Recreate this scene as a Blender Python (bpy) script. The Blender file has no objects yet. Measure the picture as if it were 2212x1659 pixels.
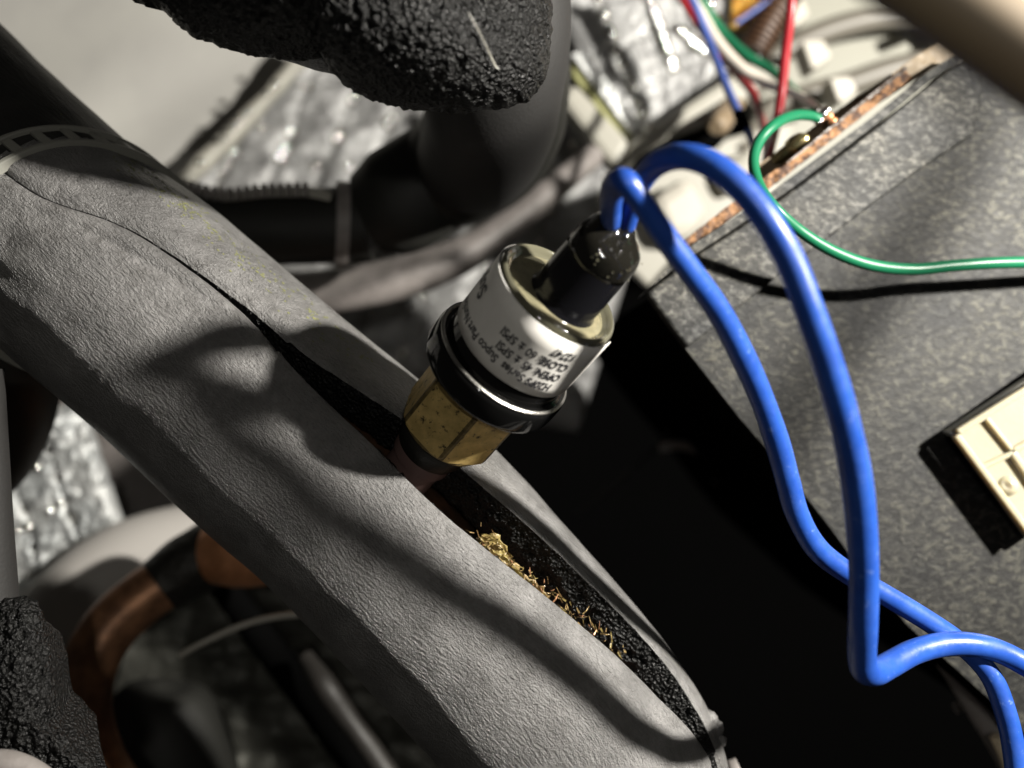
import bpy, math, random
import numpy as np
from mathutils import Vector, Matrix, noise

random.seed(7)
rng = np.random.default_rng(7)
S = bpy.context.scene
COL = S.collection
S.unit_settings.scale_length = 0.01          # one unit is one centimetre

# ------------------------------------------------------------------ camera
CAMZ = 30.0
cd = bpy.data.cameras.new('camera')
cd.lens = 35.0; cd.sensor_width = 36.0
cd.clip_start = 0.2; cd.clip_end = 400.0
cd.dof.use_dof = True
cd.dof.focus_distance = 14.3
cd.dof.aperture_fstop = 0.115
cam = bpy.data.objects.new('camera', cd)
cam.location = (0, 0, CAMZ)
COL.objects.link(cam)
S.camera = cam

# ------------------------------------------------------------------ light
S.view_settings.view_transform = 'Standard'
S.view_settings.look = 'None'
S.view_settings.gamma = 1.0
S.view_settings.exposure = 0.0
W = bpy.data.worlds.new('World'); S.world = W
W.use_nodes = True
W.node_tree.nodes['Background'].inputs[0].default_value = (1.0, 0.93, 0.82, 1)
W.node_tree.nodes['Background'].inputs[1].default_value = 0.02

def lamp(name, loc, energy, radius, colour, target=None, spot=None):
    ld = bpy.data.lights.new(name, 'SPOT' if spot else 'POINT')
    ld.energy = energy; ld.shadow_soft_size = radius; ld.color = colour
    if spot: ld.spot_size = math.radians(spot); ld.spot_blend = 0.5
    o = bpy.data.objects.new(name, ld); o.location = loc
    if target is not None:
        o.rotation_euler = (Vector(target) - Vector(loc)).to_track_quat('-Z', 'Y').to_euler()
    COL.objects.link(o)
    return o
KEYPOS = Vector((0, 0, CAMZ - 14)) + Vector((.85, .34, .50)).normalized() * 26
lamp("work_light", KEYPOS, 118000, 0.6, (1.0, 0.955, 0.875))
lamp('phone_flash', (2.6, 2.0, CAMZ + 13.0), 3700, 0.5, (1.0, 0.965, 0.89))

# ------------------------------------------------------------------ helpers
C = 36.0 / 35.0 / 1024.0
K = 1024.0 / 2212.0
def P(x, y, d):
    px, py = x * K, y * K
    return Vector(((px - 512) * d * C, (384 - py) * d * C, CAMZ - d))
def W2R(w, d):                                   # full width seen -> radius
    return w * K * C * d / 2

def tag(o, label=None, cat=None, group=None, kind=None):
    if label: o['label'] = label
    if cat: o['category'] = cat
    if group: o['group'] = group
    if kind: o['kind'] = kind
    return o

def empty(name, loc, label, cat, group=None):
    o = bpy.data.objects.new(name, None); o.location = Vector(loc)
    o.empty_display_size = 0.3
    COL.objects.link(o)
    return tag(o, label, cat, group)

def worldloc(o):
    v = Vector(o.location)
    while o.parent is not None:
        o = o.parent; v += Vector(o.location)
    return v

def mk(name, verts, faces, mat, parent=None, smooth=True, uvs=None, sharp=None, mats=None, fm=None):
    verts = np.asarray([tuple(v) for v in verts], dtype=float) if not isinstance(verts, np.ndarray) else verts
    if parent is None:
        c = (verts.min(0) + verts.max(0)) / 2
        loc = Vector(c); off = c
    else:
        loc = Vector((0, 0, 0)); off = np.array(worldloc(parent))
    v = verts - off
    me = bpy.data.meshes.new(name)
    me.from_pydata([tuple(p) for p in v], [], [tuple(f) for f in faces])
    me.update()
    if mats:
        for m in mats: me.materials.append(m)
        for i, p in enumerate(me.polygons): p.material_index = fm[i]
    elif mat: me.materials.append(mat)
    if uvs is not None:
        ul = me.uv_layers.new(name='UVMap')
        vi = np.empty(len(me.loops), dtype=np.int32)
        me.loops.foreach_get('vertex_index', vi)
        ul.data.foreach_set('uv', np.asarray(uvs, dtype=float)[vi].ravel())
    if smooth:
        me.polygons.foreach_set('use_smooth', [True] * len(me.polygons))
        if sharp is not None:
            me.set_sharp_from_angle(angle=math.radians(sharp))
    o = bpy.data.objects.new(name, me)
    o.location = loc
    if parent is not None: o.parent = parent
    COL.objects.link(o)
    return o

def merge(parts):
    V = []; F = []; n = 0
    for v, f in parts:
        v = [tuple(p) for p in v]
        V += v; F += [tuple(i + n for i in q) for q in f]; n += len(v)
    return V, F

def catmull(pts, n):
    """n samples along a Catmull-Rom curve through rows of pts."""
    A = np.array([list(p) for p in pts], dtype=float)
    A = np.vstack([2 * A[0] - A[1], A, 2 * A[-1] - A[-2]])
    m = len(A) - 3
    T = np.linspace(0, m - 1e-9, n)
    out = []
    for t in T:
        i = int(t); u = t - i
        a, b, c, d = A[i:i + 4]
        out.append(0.5 * ((2 * b) + (c - a) * u + (2 * a - 5 * b + 4 * c - d) * u * u + (3 * b - a - 3 * c + d) * u ** 3))
    return np.array(out)

def frames(path):
    n = len(path)
    T = np.gradient(path, axis=0); T /= np.linalg.norm(T, axis=1)[:, None]
    N = np.zeros_like(T)
    up = np.array([0, 0, 1.0])
    if abs(T[0] @ up) > .9: up = np.array([0, 1.0, 0])
    N[0] = up - (up @ T[0]) * T[0]; N[0] /= np.linalg.norm(N[0])
    for i in range(1, n):
        v = N[i - 1] - (N[i - 1] @ T[i]) * T[i]
        N[i] = v / np.linalg.norm(v)
    B = np.cross(T, N)
    return T, N, B

def sweep(path, radii, seg=20, cap=True, squash=1.0):
    T, N, B = frames(path)
    n = len(path)
    V = []; F = []; UV = []
    a = np.linspace(0, 2 * math.pi, seg, endpoint=False)
    L = np.concatenate([[0], np.cumsum(np.linalg.norm(np.diff(path, axis=0), axis=1))])
    for i in range(n):
        r = radii[i]
        ring = path[i] + r * (np.cos(a)[:, None] * N[i] * squash + np.sin(a)[:, None] * B[i])
        V.append(ring); UV += [(t * r, L[i]) for t in a]
    V = np.vstack(V)
    for i in range(n - 1):
        for j in range(seg):
            k = (j + 1) % seg
            F.append((i * seg + j, i * seg + k, (i + 1) * seg + k, (i + 1) * seg + j))
    if cap:
        F.append(tuple(range(seg))[::-1]); F.append(tuple((n - 1) * seg + j for j in range(seg)))
    return V, F, UV

def tube(name, pts, mat, parent=None, n=80, seg=18, wob=0.0, cap=True, sharp=None, squash=1.0):
    """pts rows: (x, y, d, seen width)."""
    q = []
    for x, y, d, w in pts:
        p = P(x, y, d); q.append((p.x, p.y, p.z, W2R(w, d)))
    s = catmull(q, n)
    path, rad = s[:, :3].copy(), s[:, 3].copy()
    if wob:
        for i in range(n):
            rad[i] *= 1 + wob * noise.noise(Vector(path[i] * 1.3))
    V, F, UV = sweep(path, rad, seg, cap, squash)
    return mk(name, V, F, mat, parent, uvs=UV, sharp=sharp if sharp else 50)

def lathe(origin, ax, f, g, prof, seg=72, closed=False, jitter=None):
    """prof rows (h, r)."""
    V = []; F = []
    for h, r in prof:
        for j in range(seg):
            t = 2 * math.pi * j / seg
            V.append(origin + ax * h + (f * math.cos(t) + g * math.sin(t)) * r)
    for i in range(len(prof) - 1):
        for j in range(seg):
            k = (j + 1) % seg
            F.append((i * seg + j, i * seg + k, (i + 1) * seg + k, (i + 1) * seg + j))
    F.append(tuple(range(seg))[::-1])
    F.append(tuple((len(prof) - 1) * seg + j for j in range(seg)))
    return V, F

def prism(poly_top, thick, bevel=0.0, direction=None):
    """extrude a planar loop of points away from the camera side."""
    n = len(poly_top)
    a, b, c = poly_top[0], poly_top[1], poly_top[2]
    nn = (b - a).cross(c - a).normalized()
    if direction is None: direction = nn if nn.z < 0 else -nn
    V = [p for p in poly_top] + [p + direction * thick for p in poly_top]
    F = [tuple(range(n)), tuple(range(2 * n - 1, n - 1, -1))]
    for i in range(n):
        k = (i + 1) % n
        F.append((i, i + n, k + n, k))
    return V, F

def add_bevel(o, w, seg=2):
    m = o.modifiers.new('bevel', 'BEVEL'); m.width = w; m.segments = seg; m.limit_method = 'ANGLE'
    m.angle_limit = math.radians(35)
    return o

def fixnormals(o):
    import bmesh
    bm = bmesh.new(); bm.from_mesh(o.data)
    bmesh.ops.recalc_face_normals(bm, faces=bm.faces); bm.to_mesh(o.data); bm.free()
    return o

def fbm(p, s, octv=3):
    v = 0; a = 1
    for i in range(octv):
        v += a * noise.noise(Vector(p) * s); s *= 2.1; a *= .5
    return v

# ------------------------------------------------------------------ materials
def material(name, col, rough=0.5, metal=0.0, col2=None, nscale=3.0, ncontrast=(0.4, 0.6), bump=0.0, bscale=20.0,
             bump2=0.0, bscale2=60.0, coat=0.0, coatr=0.05, uv=False, uvscale=(1, 1, 1), spec=0.5, trans=0.0, ior=1.45,
             sss=0.0, ssr=(1, .8, .5), rough2=None, crevice_shade=0, bdist=0.02, stain=None, stainscale=2.0, stainr=(0.55, 0.65), vor=0.0, vscale=20):
    m = bpy.data.materials.new(name); m.use_nodes = True
    nt = m.node_tree; N = nt.nodes; L = nt.links
    b = N['Principled BSDF']
    b.inputs['Base Color'].default_value = (*col, 1)
    b.inputs['Roughness'].default_value = rough
    b.inputs['Metallic'].default_value = metal
    b.inputs['Specular IOR Level'].default_value = spec
    b.inputs['IOR'].default_value = ior
    b.inputs['Coat Weight'].default_value = coat
    b.inputs['Coat Roughness'].default_value = coatr
    b.inputs['Transmission Weight'].default_value = trans
    if sss:
        b.inputs['Subsurface Weight'].default_value = sss
        b.inputs['Subsurface Radius'].default_value = ssr
        b.inputs['Subsurface Scale'].default_value = 0.3
    tc = N.new('ShaderNodeTexCoord')
    vec = tc.outputs['Object']
    mp = N.new('ShaderNodeMapping'); mp.inputs['Scale'].default_value = uvscale
    L.new(tc.outputs['UV'] if uv else tc.outputs['Object'], mp.inputs['Vector'])
    bvec = mp.outputs['Vector']
    def nz(v, sc, det=4, ro=.6):
        n = N.new('ShaderNodeTexNoise'); n.inputs['Scale'].default_value = sc
        n.inputs['Detail'].default_value = det; n.inputs['Roughness'].default_value = ro
        L.new(v, n.inputs['Vector']); return n.outputs['Fac']
    def ramp(f, a, bb, c1, c2):
        r = N.new('ShaderNodeValToRGB'); r.color_ramp.elements[0].position = a; r.color_ramp.elements[1].position = bb
        r.color_ramp.elements[0].color = (*c1, 1); r.color_ramp.elements[1].color = (*c2, 1)
        L.new(f, r.inputs['Fac']); return r.outputs['Color']
    cur = None
    if col2 is not None:
        cur = ramp(nz(vec, nscale), ncontrast[0], ncontrast[1], col, col2)
    if stain is not None:
        fac = ramp(nz(vec, stainscale, 5, .7), stainr[0], stainr[1], (0, 0, 0), (1, 1, 1))
        mx = N.new('ShaderNodeMix'); mx.data_type = 'RGBA'
        L.new(fac, mx.inputs[0])
        if cur: L.new(cur, mx.inputs[6])
        else: mx.inputs[6].default_value = (*col, 1)
        mx.inputs[7].default_value = (*stain, 1)
        cur = mx.outputs[2]
    if crevice_shade:  # colour darkened to stand for shade in the fine wrinkle crevices
        mx = N.new('ShaderNodeMix'); mx.data_type = 'RGBA'; mx.blend_type = 'MULTIPLY'; mx.inputs[0].default_value = crevice_shade
        L.new(cur, mx.inputs[6]); L.new(ramp(nz(bvec, bscale * 1.3), .38, .56, (.25, .25, .25), (1.1, 1.1, 1.1)), mx.inputs[7])
        cur = mx.outputs[2]
    if cur: L.new(cur, b.inputs['Base Color'])
    if rough2 is not None:
        L.new(ramp(nz(vec, nscale * 1.7), .35, .65, (rough,) * 3, (rough2,) * 3), b.inputs['Roughness'])
    last = None
    def bmp(h, strength, dist):
        nonlocal last
        n = N.new('ShaderNodeBump'); n.inputs['Strength'].default_value = strength; n.inputs['Distance'].default_value = dist
        L.new(h, n.inputs['Height'])
        if last: L.new(last, n.inputs['Normal'])
        last = n.outputs['Normal']
    if bump: bmp(nz(bvec, bscale), bump, bdist)
    if bump2: bmp(nz(vec, bscale2, 3, .65), bump2, bdist * .6)
    if vor:
        v = N.new('ShaderNodeTexVoronoi'); v.inputs['Scale'].default_value = vscale; L.new(vec, v.inputs['Vector'])
        bmp(v.outputs['Distance'], vor, bdist)
    if last:
        L.new(last, b.inputs['Normal'])
        if coat: L.new(last, b.inputs['Coat Normal'])
    return m

M = {}
M['tube'] = material('grey_rubber_insulation', (.125, .122, .119), .40, col2=(.195, .19, .186), nscale=1.2, stain=(.10, .096, .092), stainscale=2.6, stainr=(.48, .72), bump=1.0, bscale=3.0,
                     uv=True, uvscale=(8, 2.6, 1), bump2=.8, bscale2=38, bdist=.06, spec=.7, crevice_shade=.25, coat=.5, coatr=.30)
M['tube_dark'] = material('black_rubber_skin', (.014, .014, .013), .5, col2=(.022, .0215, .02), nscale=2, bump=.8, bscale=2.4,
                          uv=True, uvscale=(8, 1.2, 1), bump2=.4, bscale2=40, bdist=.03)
M['cell'] = material('black_cellular_foam', (.0025, .0025, .0025), .38, col2=(.007, .007, .0065), nscale=20, bump=1, bscale=26, vor=1, vscale=18,
                     bdist=.05, spec=.4)
M['skin'] = material('smooth_black_foam_skin', (.010, .0095, .009), .7, bump=.35, bscale=18, bdist=.02)
M['darkpipe'] = material('dark_grey_foam_pipe', (.013, .013, .011), .6, bump=.3, bscale=6, bdist=.03)
M['greypipe'] = material('mid_grey_pipe', (.17, .155, .145), .5, col2=(.22, .2, .19), nscale=2, bump=.3, bscale=5, bdist=.03)
M['darkrod'] = material('dull_dark_metal', (.02, .018, .016), .5, .0, bump=.4, bscale=6, bdist=.05)
M['void'] = material('black_and_shade', (.002, .002, .002), .9, bump=.2, bscale=3, spec=.0)  # near-black colour also carries the shade of the deep interior
M['brass'] = material('aged_brass', (.72, .52, .20), .38, .4, col2=(.50, .36, .13), nscale=5, ncontrast=(.35, .65), bump=.35, bscale=30,
                      bdist=.01, stain=(.045, .035, .02), stainscale=9, stainr=(.57, .66), rough2=.55)
M['gloss_black'] = material('glossy_black_steel', (.005, .005, .005), .08, 0, coat=.15, coatr=.04, bump=.05, bscale=7, spec=.4, bdist=.02)
M['collar'] = material('dull_black_collar', (.015, .014, .012), .4, bump=.5, bscale=20)
M['steel_edge'] = material('worn_crimp_edge', (.30, .29, .27), .28, .9, bump=.6, bscale=30, bdist=.01)
M['label'] = material('white_label_vinyl', (.68, .66, .62), .38, bump=.05, bscale=6, col2=(.73, .71, .67), nscale=2)
M['ink'] = material('black_print', (.025, .025, .03), .45)
M['potting'] = material('olive_potting_epoxy', (.19, .17, .105), .15, 0, col2=(.13, .12, .075), nscale=3, coat=1, coatr=.03, bump=.12, bscale=3, bdist=.04)
M['rim'] = material('smoky_clear_rim', (.10, .095, .065), .08, 0, coat=1, coatr=.02, bump=.15, bscale=4, bdist=.03)
M['epoxy'] = material('clear_smoked_epoxy', (.008, .0075, .006), .04, 0, trans=.08, ior=1.5, coat=.5, coatr=.02, bump=.35, bscale=3.0, bdist=.06)
M['boot'] = material('black_boot', (.006, .006, .0075), .16, 0, spec=.5, coat=.3, coatr=.1)
M['blue'] = material('blue_pvc', (.012, .052, .27), .30, rough2=.5, stain=(.10, .17, .42), stainscale=7, stainr=(.62, .74), col2=(.016, .065, .31), nscale=2, bump=.2, bscale=8, spec=.5, bdist=.02)
M['blue2'] = material('muted_blue_pvc', (.05, .085, .28), .4)
M['green'] = material('green_pvc', (.008, .12, .055), .36, bump=.06, bscale=8)
M['red'] = material('red_pvc', (.26, .012, .018), .35)
M['white_pvc'] = material('white_pvc', (.62, .56, .48), .4)
M['copper'] = material('copper', (.85, .40, .20), .4, .55, col2=(.62, .28, .13), nscale=2.0, bump=.25, bscale=8, bdist=.02, rough2=.5)
M['copper_dull'] = material('tarnished_copper', (.46, .23, .12), .42, .4, col2=(.24, .12, .065), nscale=2, bump=.3, bscale=8)
M['pink'] = material('pinkish_bare_copper', (.19, .12, .11), .5, .3, bump=.2, bscale=12)
M['solder'] = material('blackened_braze', (.03, .028, .024), .35, .4, bump=1, bscale=5, bdist=.08)
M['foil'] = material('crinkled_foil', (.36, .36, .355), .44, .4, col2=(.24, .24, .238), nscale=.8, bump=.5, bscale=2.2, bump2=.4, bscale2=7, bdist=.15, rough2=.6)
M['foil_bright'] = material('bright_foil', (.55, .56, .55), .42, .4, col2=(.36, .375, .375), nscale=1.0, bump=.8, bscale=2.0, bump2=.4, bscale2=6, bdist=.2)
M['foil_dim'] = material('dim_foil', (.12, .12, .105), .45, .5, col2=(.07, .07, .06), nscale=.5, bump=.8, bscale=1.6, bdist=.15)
M['bead'] = material('glint_metal', (.95, .94, .90), .10, 1.0)  # mirror-like metal of the domes added as foil glints
M['panel'] = material('off_white_painted_panel', (.55, .54, .50), .5, col2=(.49, .48, .45), nscale=.25, bump=.08, bscale=.6, bdist=.3)
M['frame'] = material('warm_white_plastic', (.30, .29, .25), .45, bump=.05, bscale=3)
M['frame_edge'] = material('yellowed_edge', (.22, .22, .09), .5)
M['grille'] = material('grey_green_plastic', (.24, .236, .195), .5)
M['peg'] = material('pale_plastic_peg', (.40, .38, .33), .4)
M['ribmat'] = material('grey_brown_cable_jacket', (.13, .12, .10), .45)
M['gold'] = material('gold_foil_tape', (.80, .55, .16), .3, .8, bump=1, bscale=5, bdist=.15)
M['beige'] = material('beige_plastic', (.19, .145, .09), .55, col2=(.175, .13, .082), nscale=.5)
M['beige_light'] = material('light_beige_plastic', (.62, .52, .36), .5)
M['conduit'] = material('dark_brown_conduit', (.07, .035, .018), .5)
M['fibre'] = material('fibreboard_edge', (.24, .12, .05), .7, col2=(.045, .02, .01), nscale=5.5, ncontrast=(.42, .56), bump=1, bscale=8, bdist=.05)
M['fibre_face'] = material('brown_laminate_face', (.045, .028, .018), .4, bump=.2)
M['amber'] = material('yellowed_tape', (.33, .24, .11), .22, .0, col2=(.12, .07, .03), nscale=5, bump=.8, bscale=10, bdist=.05, coat=.6)
M['amber_green'] = material('green_yellow_tape', (.26, .205, .075), .3, 0, col2=(.12, .08, .03), nscale=5, bump=.8, bscale=10, bdist=.05, coat=.4)
M['tie'] = material('grey_nylon_tie', (.20, .198, .175), .42, bump=.1, bscale=10)
M['wax'] = material('cream_nylon_connector', (.34, .31, .225), .22, 0, sss=.6, ssr=(.9, .7, .35), coat=.4, bump=.2, bscale=1.6, bdist=.06)
M['wax_edge'] = material('grey_cream_wall', (.42, .41, .36), .4, sss=.2)
M['brassbolt'] = material('brass_screw', (.42, .34, .17), .25, .9, bump=.3, bscale=10)
M['tin'] = material('bright_solder', (.85, .84, .8), .12, 1.0)

def galvanised(name, k=1.0, warm=0.0):
    m = bpy.data.materials.new(name); m.use_nodes = True
    nt = m.node_tree; N = nt.nodes; L = nt.links; b = N['Principled BSDF']
    tc = N.new('ShaderNodeTexCoord')
    mp = N.new('ShaderNodeMapping'); mp.inputs['Rotation'].default_value = (0, 0, math.radians(35)); mp.inputs['Scale'].default_value = (1, 1.5, 1)
    L.new(tc.outputs['Object'], mp.inputs['Vector'])
    n1 = N.new('ShaderNodeTexNoise'); n1.inputs['Scale'].default_value = 6.5; n1.inputs['Detail'].default_value = 5; n1.inputs['Roughness'].default_value = .72
    n1.inputs['Distortion'].default_value = .6
    n2 = N.new('ShaderNodeTexNoise'); n2.inputs['Scale'].default_value = .9; n2.inputs['Detail'].default_value = 3
    L.new(mp.outputs[0], n1.inputs['Vector']); L.new(tc.outputs['Object'], n2.inputs['Vector'])
    r = N.new('ShaderNodeValToRGB'); e = r.color_ramp.elements
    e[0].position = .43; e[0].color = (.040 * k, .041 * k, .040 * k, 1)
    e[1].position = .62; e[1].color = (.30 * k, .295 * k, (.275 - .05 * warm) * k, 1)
    x = r.color_ramp.elements.new(.52); x.color = (.105 * k, .105 * k, .100 * k, 1)
    L.new(n1.outputs['Fac'], r.inputs['Fac'])
    mx = N.new('ShaderNodeMix'); mx.data_type = 'RGBA'; mx.blend_type = 'MULTIPLY'; mx.inputs[0].default_value = .85
    r2 = N.new('ShaderNodeValToRGB'); r2.color_ramp.elements[0].position = .3; r2.color_ramp.elements[1].position = .7; r2.color_ramp.elements[0].color = (.35, .37, .42, 1); r2.color_ramp.elements[1].color = (1.3, 1.25, 1.12, 1)
    L.new(n2.outputs['Fac'], r2.inputs['Fac']); L.new(r.outputs[0], mx.inputs[6]); L.new(r2.outputs[0], mx.inputs[7])
    L.new(mx.outputs[2], b.inputs['Base Color'])
    b.inputs['Metallic'].default_value = .3; b.inputs['Roughness'].default_value = .55; b.inputs['Specular IOR Level'].default_value = .3
    bp = N.new('ShaderNodeBump'); bp.inputs['Strength'].default_value = .7; bp.inputs['Distance'].default_value = .02
    L.new(n1.outputs['Fac'], bp.inputs['Height']); L.new(bp.outputs[0], b.inputs['Normal'])
    return m
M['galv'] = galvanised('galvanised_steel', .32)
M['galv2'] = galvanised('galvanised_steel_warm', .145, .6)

# ================================================================== THE SETTING
# cabinet floor and dark interior walls far behind everything
def bilin(c, u, v):
    return c[0] * (1 - u) * (1 - v) + c[1] * u * (1 - v) + c[2] * u * v + c[3] * (1 - u) * v

def sheet(name, corners, mat, nu=2, nv=2, h=None, parent=None, thick=0.15, smooth=True):
    """corners TL,TR,BR,BL as world vectors; relief h(u,v) in cm towards the camera; closed slab."""
    nn = (corners[1] - corners[0]).cross(corners[3] - corners[0]).normalized()
    if nn.z < 0: nn = -nn
    V = []; F = []
    for j in range(nv + 1):
        for i in range(nu + 1):
            u, v = i / nu, j / nv
            p = bilin(corners, u, v)
            if h: p = p + nn * h(u, v)
            V.append(p)
    n = len(V)
    W1 = nu + 1
    for j in range(nv):
        for i in range(nu):
            a = j * W1 + i
            F.append((a, a + W1, a + W1 + 1, a + 1))
    back = [bilin(corners, u, v) - nn * thick for u, v in ((0, 0), (1, 0), (1, 1), (0, 1))]
    rim = [i for i in range(W1)] + [j * W1 + nu for j in range(1, nv + 1)] + [nv * W1 + i for i in range(nu - 1, -1, -1)] + [j * W1 for j in range(nv - 1, 0, -1)]
    bv = []
    for r in rim:
        V.append(Vector(V[r]) - nn * (thick + .3)); bv.append(len(V) - 1)
    for k in range(len(rim)):
        k2 = (k + 1) % len(rim)
        F.append((rim[k], rim[k2], bv[k2], bv[k]))
    F.append(tuple(bv[::-1]))
    o = mk(name, V, F, mat, parent, smooth=smooth, sharp=60)
    return o, nn

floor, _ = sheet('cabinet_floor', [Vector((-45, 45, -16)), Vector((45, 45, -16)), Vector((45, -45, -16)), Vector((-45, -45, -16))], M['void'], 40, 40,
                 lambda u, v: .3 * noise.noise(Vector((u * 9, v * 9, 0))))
tag(floor, 'floor deep inside the unit, coloured black for the missing light', kind='structure')

panel, _ = sheet('cabinet_wall', [P(-500, -700, 36), P(1232, -500, 36), P(245, 560, 31), P(-500, 900, 31)], M['panel'], 60, 60,
                 lambda u, v: .12 * noise.noise(Vector((u * 2 + v * 5, v * 1.5, 3))) + .05 * math.sin(u * 14 + v * 9))
tag(panel, 'smooth off-white painted cabinet wall behind the pipes at upper left', kind='structure')

def quilt(nu, nv, depth=.22, line=.10, seed=0, wob=.18):
    def h(u, v):
        uu = u * nu + .06 * noise.noise(Vector((u * 6, v * 6, seed)))
        vv = v * nv + .06 * noise.noise(Vector((u * 6, v * 6, seed + 9)))
        a = abs((uu + .5) % 1 - .5); b = abs((vv + .5) % 1 - .5)
        s = depth * (1 - math.exp(-min(a, b) / line))
        return s + wob * (noise.noise(Vector((u * nu * 1.7, v * nv * 1.7, seed))) + .5 * noise.noise(Vector((u * nu * 5, v * nv * 5, seed))))
    return h

def beads(parent, corners, hfun, spots, r=(.05, .09)):
    """tiny shiny domes added on the foil to make glints."""
    nn = (corners[1] - corners[0]).cross(corners[3] - corners[0]).normalized()
    if nn.z < 0: nn = -nn
    t1 = (corners[1] - corners[0]).normalized(); t2 = nn.cross(t1)
    parts = []
    for (u, v) in spots:
        c = bilin(corners, u, v) + nn * (hfun(u, v) + .0)
        rr = random.uniform(*r)
        V = []; F = []
        for i in range(5):
            a = i / 4 * math.pi / 2
            for j in range(10):
                b = j / 10 * 2 * math.pi
                q_ = (1 - i / 4) * math.radians(60); Rc = rr * 2.4
                V.append(c + (t1 * math.cos(b) + t2 * math.sin(b)) * Rc * math.sin(q_) + nn * (Rc * (math.cos(q_) - math.cos(math.radians(60))) - .01))
        for i in range(4):
            for j in range(10):
                k = (j + 1) % 10
                F.append((i * 10 + j, i * 10 + k, (i + 1) * 10 + k, (i + 1) * 10 + j))
        parts.append((V, F))
    V, F = merge(parts)
    o = mk('glint_bead', V, F, M['bead'], parent)
    tag(o, 'tiny shiny domes added along the foil seams to make glints', kind='stuff')
    return o

# foil blanket behind the pipes (middle)
cA = [P(540, 40, 35), P(1560, -80, 35), P(1250, 930, 35), P(180, 760, 33)]
hA = quilt(10, 9, .26, .12, 1, .16)
foilA, _ = sheet('foil_blanket', cA, M['foil'], 170, 150, hA)
tag(foilA, 'grey quilted foil blanket behind the black elbow in the middle', 'insulation')
sp = []
for k in range(260):
    if random.random() < .7:
        i = random.choice([1, 2, 3, 4, 5, 6, 7, 8, 9]); u = i / 10 + random.uniform(-.006, .006); v = random.random()
    else:
        v = random.choice([1, 2, 3, 4, 5, 6]) / 9 + random.uniform(-.006, .006); u = random.random()
    sp.append((u, v))
beads(foilA, cA, hA, sp, (.06, .11))

# rolled seam between wall and foil
seam = tube('foil_seam', [(670, 100, 31.5, 34), (600, 185, 31.2, 34), (520, 270, 31, 36), (440, 350, 30.6, 36), (370, 420, 30.2, 36)], M['frame'], wob=.4, n=120)
tag(seam, 'crumpled foil seam strip running diagonally beside the off-white wall', 'foil seam')
sb = []
V0 = []
for t in (.08, .25, .32, .45, .5, .55, .62, .78):
    sb.append(t)
parts = []
for t in sb:
    c = P(670 - 300 * t, 100 + 320 * t, 30.2)
    V = []; F = []
    for i in range(7):
        a = -math.pi / 2 + i / 6 * math.pi
        for j in range(10):
            b = j / 10 * 2 * math.pi
            V.append(c + Vector((math.cos(b) * math.cos(a), math.sin(b) * math.cos(a), math.sin(a))) * .1)
    for i in range(6):
        for j in range(10):
            k = (j + 1) % 10
            F.append((i * 10 + j, i * 10 + k, (i + 1) * 10 + k, (i + 1) * 10 + j))
    parts.append((V, F))
V, F = merge(parts)
tag(mk('glint_bead', V, F, M['bead'], seam), 'shiny beads added on the seam as glints', kind='stuff')

# second foil sheet, top centre, brighter
cB = [P(1120, -160, 28), P(1800, -260, 28), P(1640, 130, 28), P(1350, 320, 28)]
hB = quilt(6, 5, .10, .08, 5, .10)
foilB, _ = sheet('foil_blanket', cB, M['foil'], 140, 110, hB)
tag(foilB, 'shiny foil sheet with rows of added glint beads at top centre', 'insulation')
sp = []
for (x0, y0, x1, y1, n) in ((1200, -10, 1245, 130, 6), (1290, 0, 1410, 300, 11), (1400, 0, 1460, 170, 9), (1455, 60, 1530, 120, 6), (1530, 10, 1590, 160, 8)):
    for k in range(n):
        t = (k + random.uniform(-.3, .3)) / n
        x = x0 + (x1 - x0) * t; y = y0 + (y1 - y0) * t
        # invert the patch roughly
        best = min(((P_ := bilin(cB, a / 40, b / 40)) - P(x, y, 28)).length * 1e3 // 1 + (a / 1e4 + b / 1e7) for a in range(41) for b in range(41)) if False else None
        u = v = .5
        for it in range(30):
            q = bilin(cB, u, v); e = P(x, y, 28) - q
            du = cB[1] * (1 - v) + cB[2] * v - cB[0] * (1 - v) - cB[3] * v
            dv = cB[3] * (1 - u) + cB[2] * u - cB[0] * (1 - u) - cB[1] * u
            u += .7 * e.dot(du) / du.length_squared; v += .7 * e.dot(dv) / dv.length_squared
        if 0 < u < 1 and 0 < v < 1: sp.append((u, v))
beads(foilB, cB, hB, sp, (.08, .12))
fe = mk('cut_edge', *prism([P(1236, 118, 27.3), P(1262, 110, 27.3), P(1378, 262, 27.3), P(1366, 290, 27.3)], .3), M['foil_bright'], foilB, smooth=False); fixnormals(fe)
fe2 = mk('cut_edge', *prism([P(1240, 165, 27.5), P(1236, 135, 27.5), P(1366, 292, 27.5), P(1350, 312, 27.5)], .3), M['frame_edge'], foilB, smooth=False); fixnormals(fe2)

# L-shaped plastic rail in front of the foil corner
def barpoly(name, poly, d, thick, mat, parent=None, bevel=.08, dirv=None):
    pts = [P(x, y, dd if (dd := (q[2] if len(q) > 2 else d)) else d) for q in poly for x, y in [q[:2]]]
    o = mk(name, *prism(pts, thick), mat, parent, smooth=False)
    fixnormals(o)
    if bevel: add_bevel(o, bevel, 2)
    return o
rail = empty('plastic_rail', P(1350, 330, 27), 'off-white L-shaped plastic rail around the corner of the bright foil', 'rail')
barpoly('side_bar', [(1205, 210), (1240, 175), (1362, 305), (1330, 372)], 26.6, 1.0, M['frame'], rail, .2)
barpoly('long_bar', [(1330, 372), (1362, 305), (1640, 118), (1700, 150), (1620, 205), (1545, 262), (1440, 300)], 26.6, 1.0, M['frame'], rail, .2)
tray = empty('plastic_tray', P(1500, 420, 27), 'off-white moulded plastic tray behind the blue wire loop', 'tray')
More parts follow.
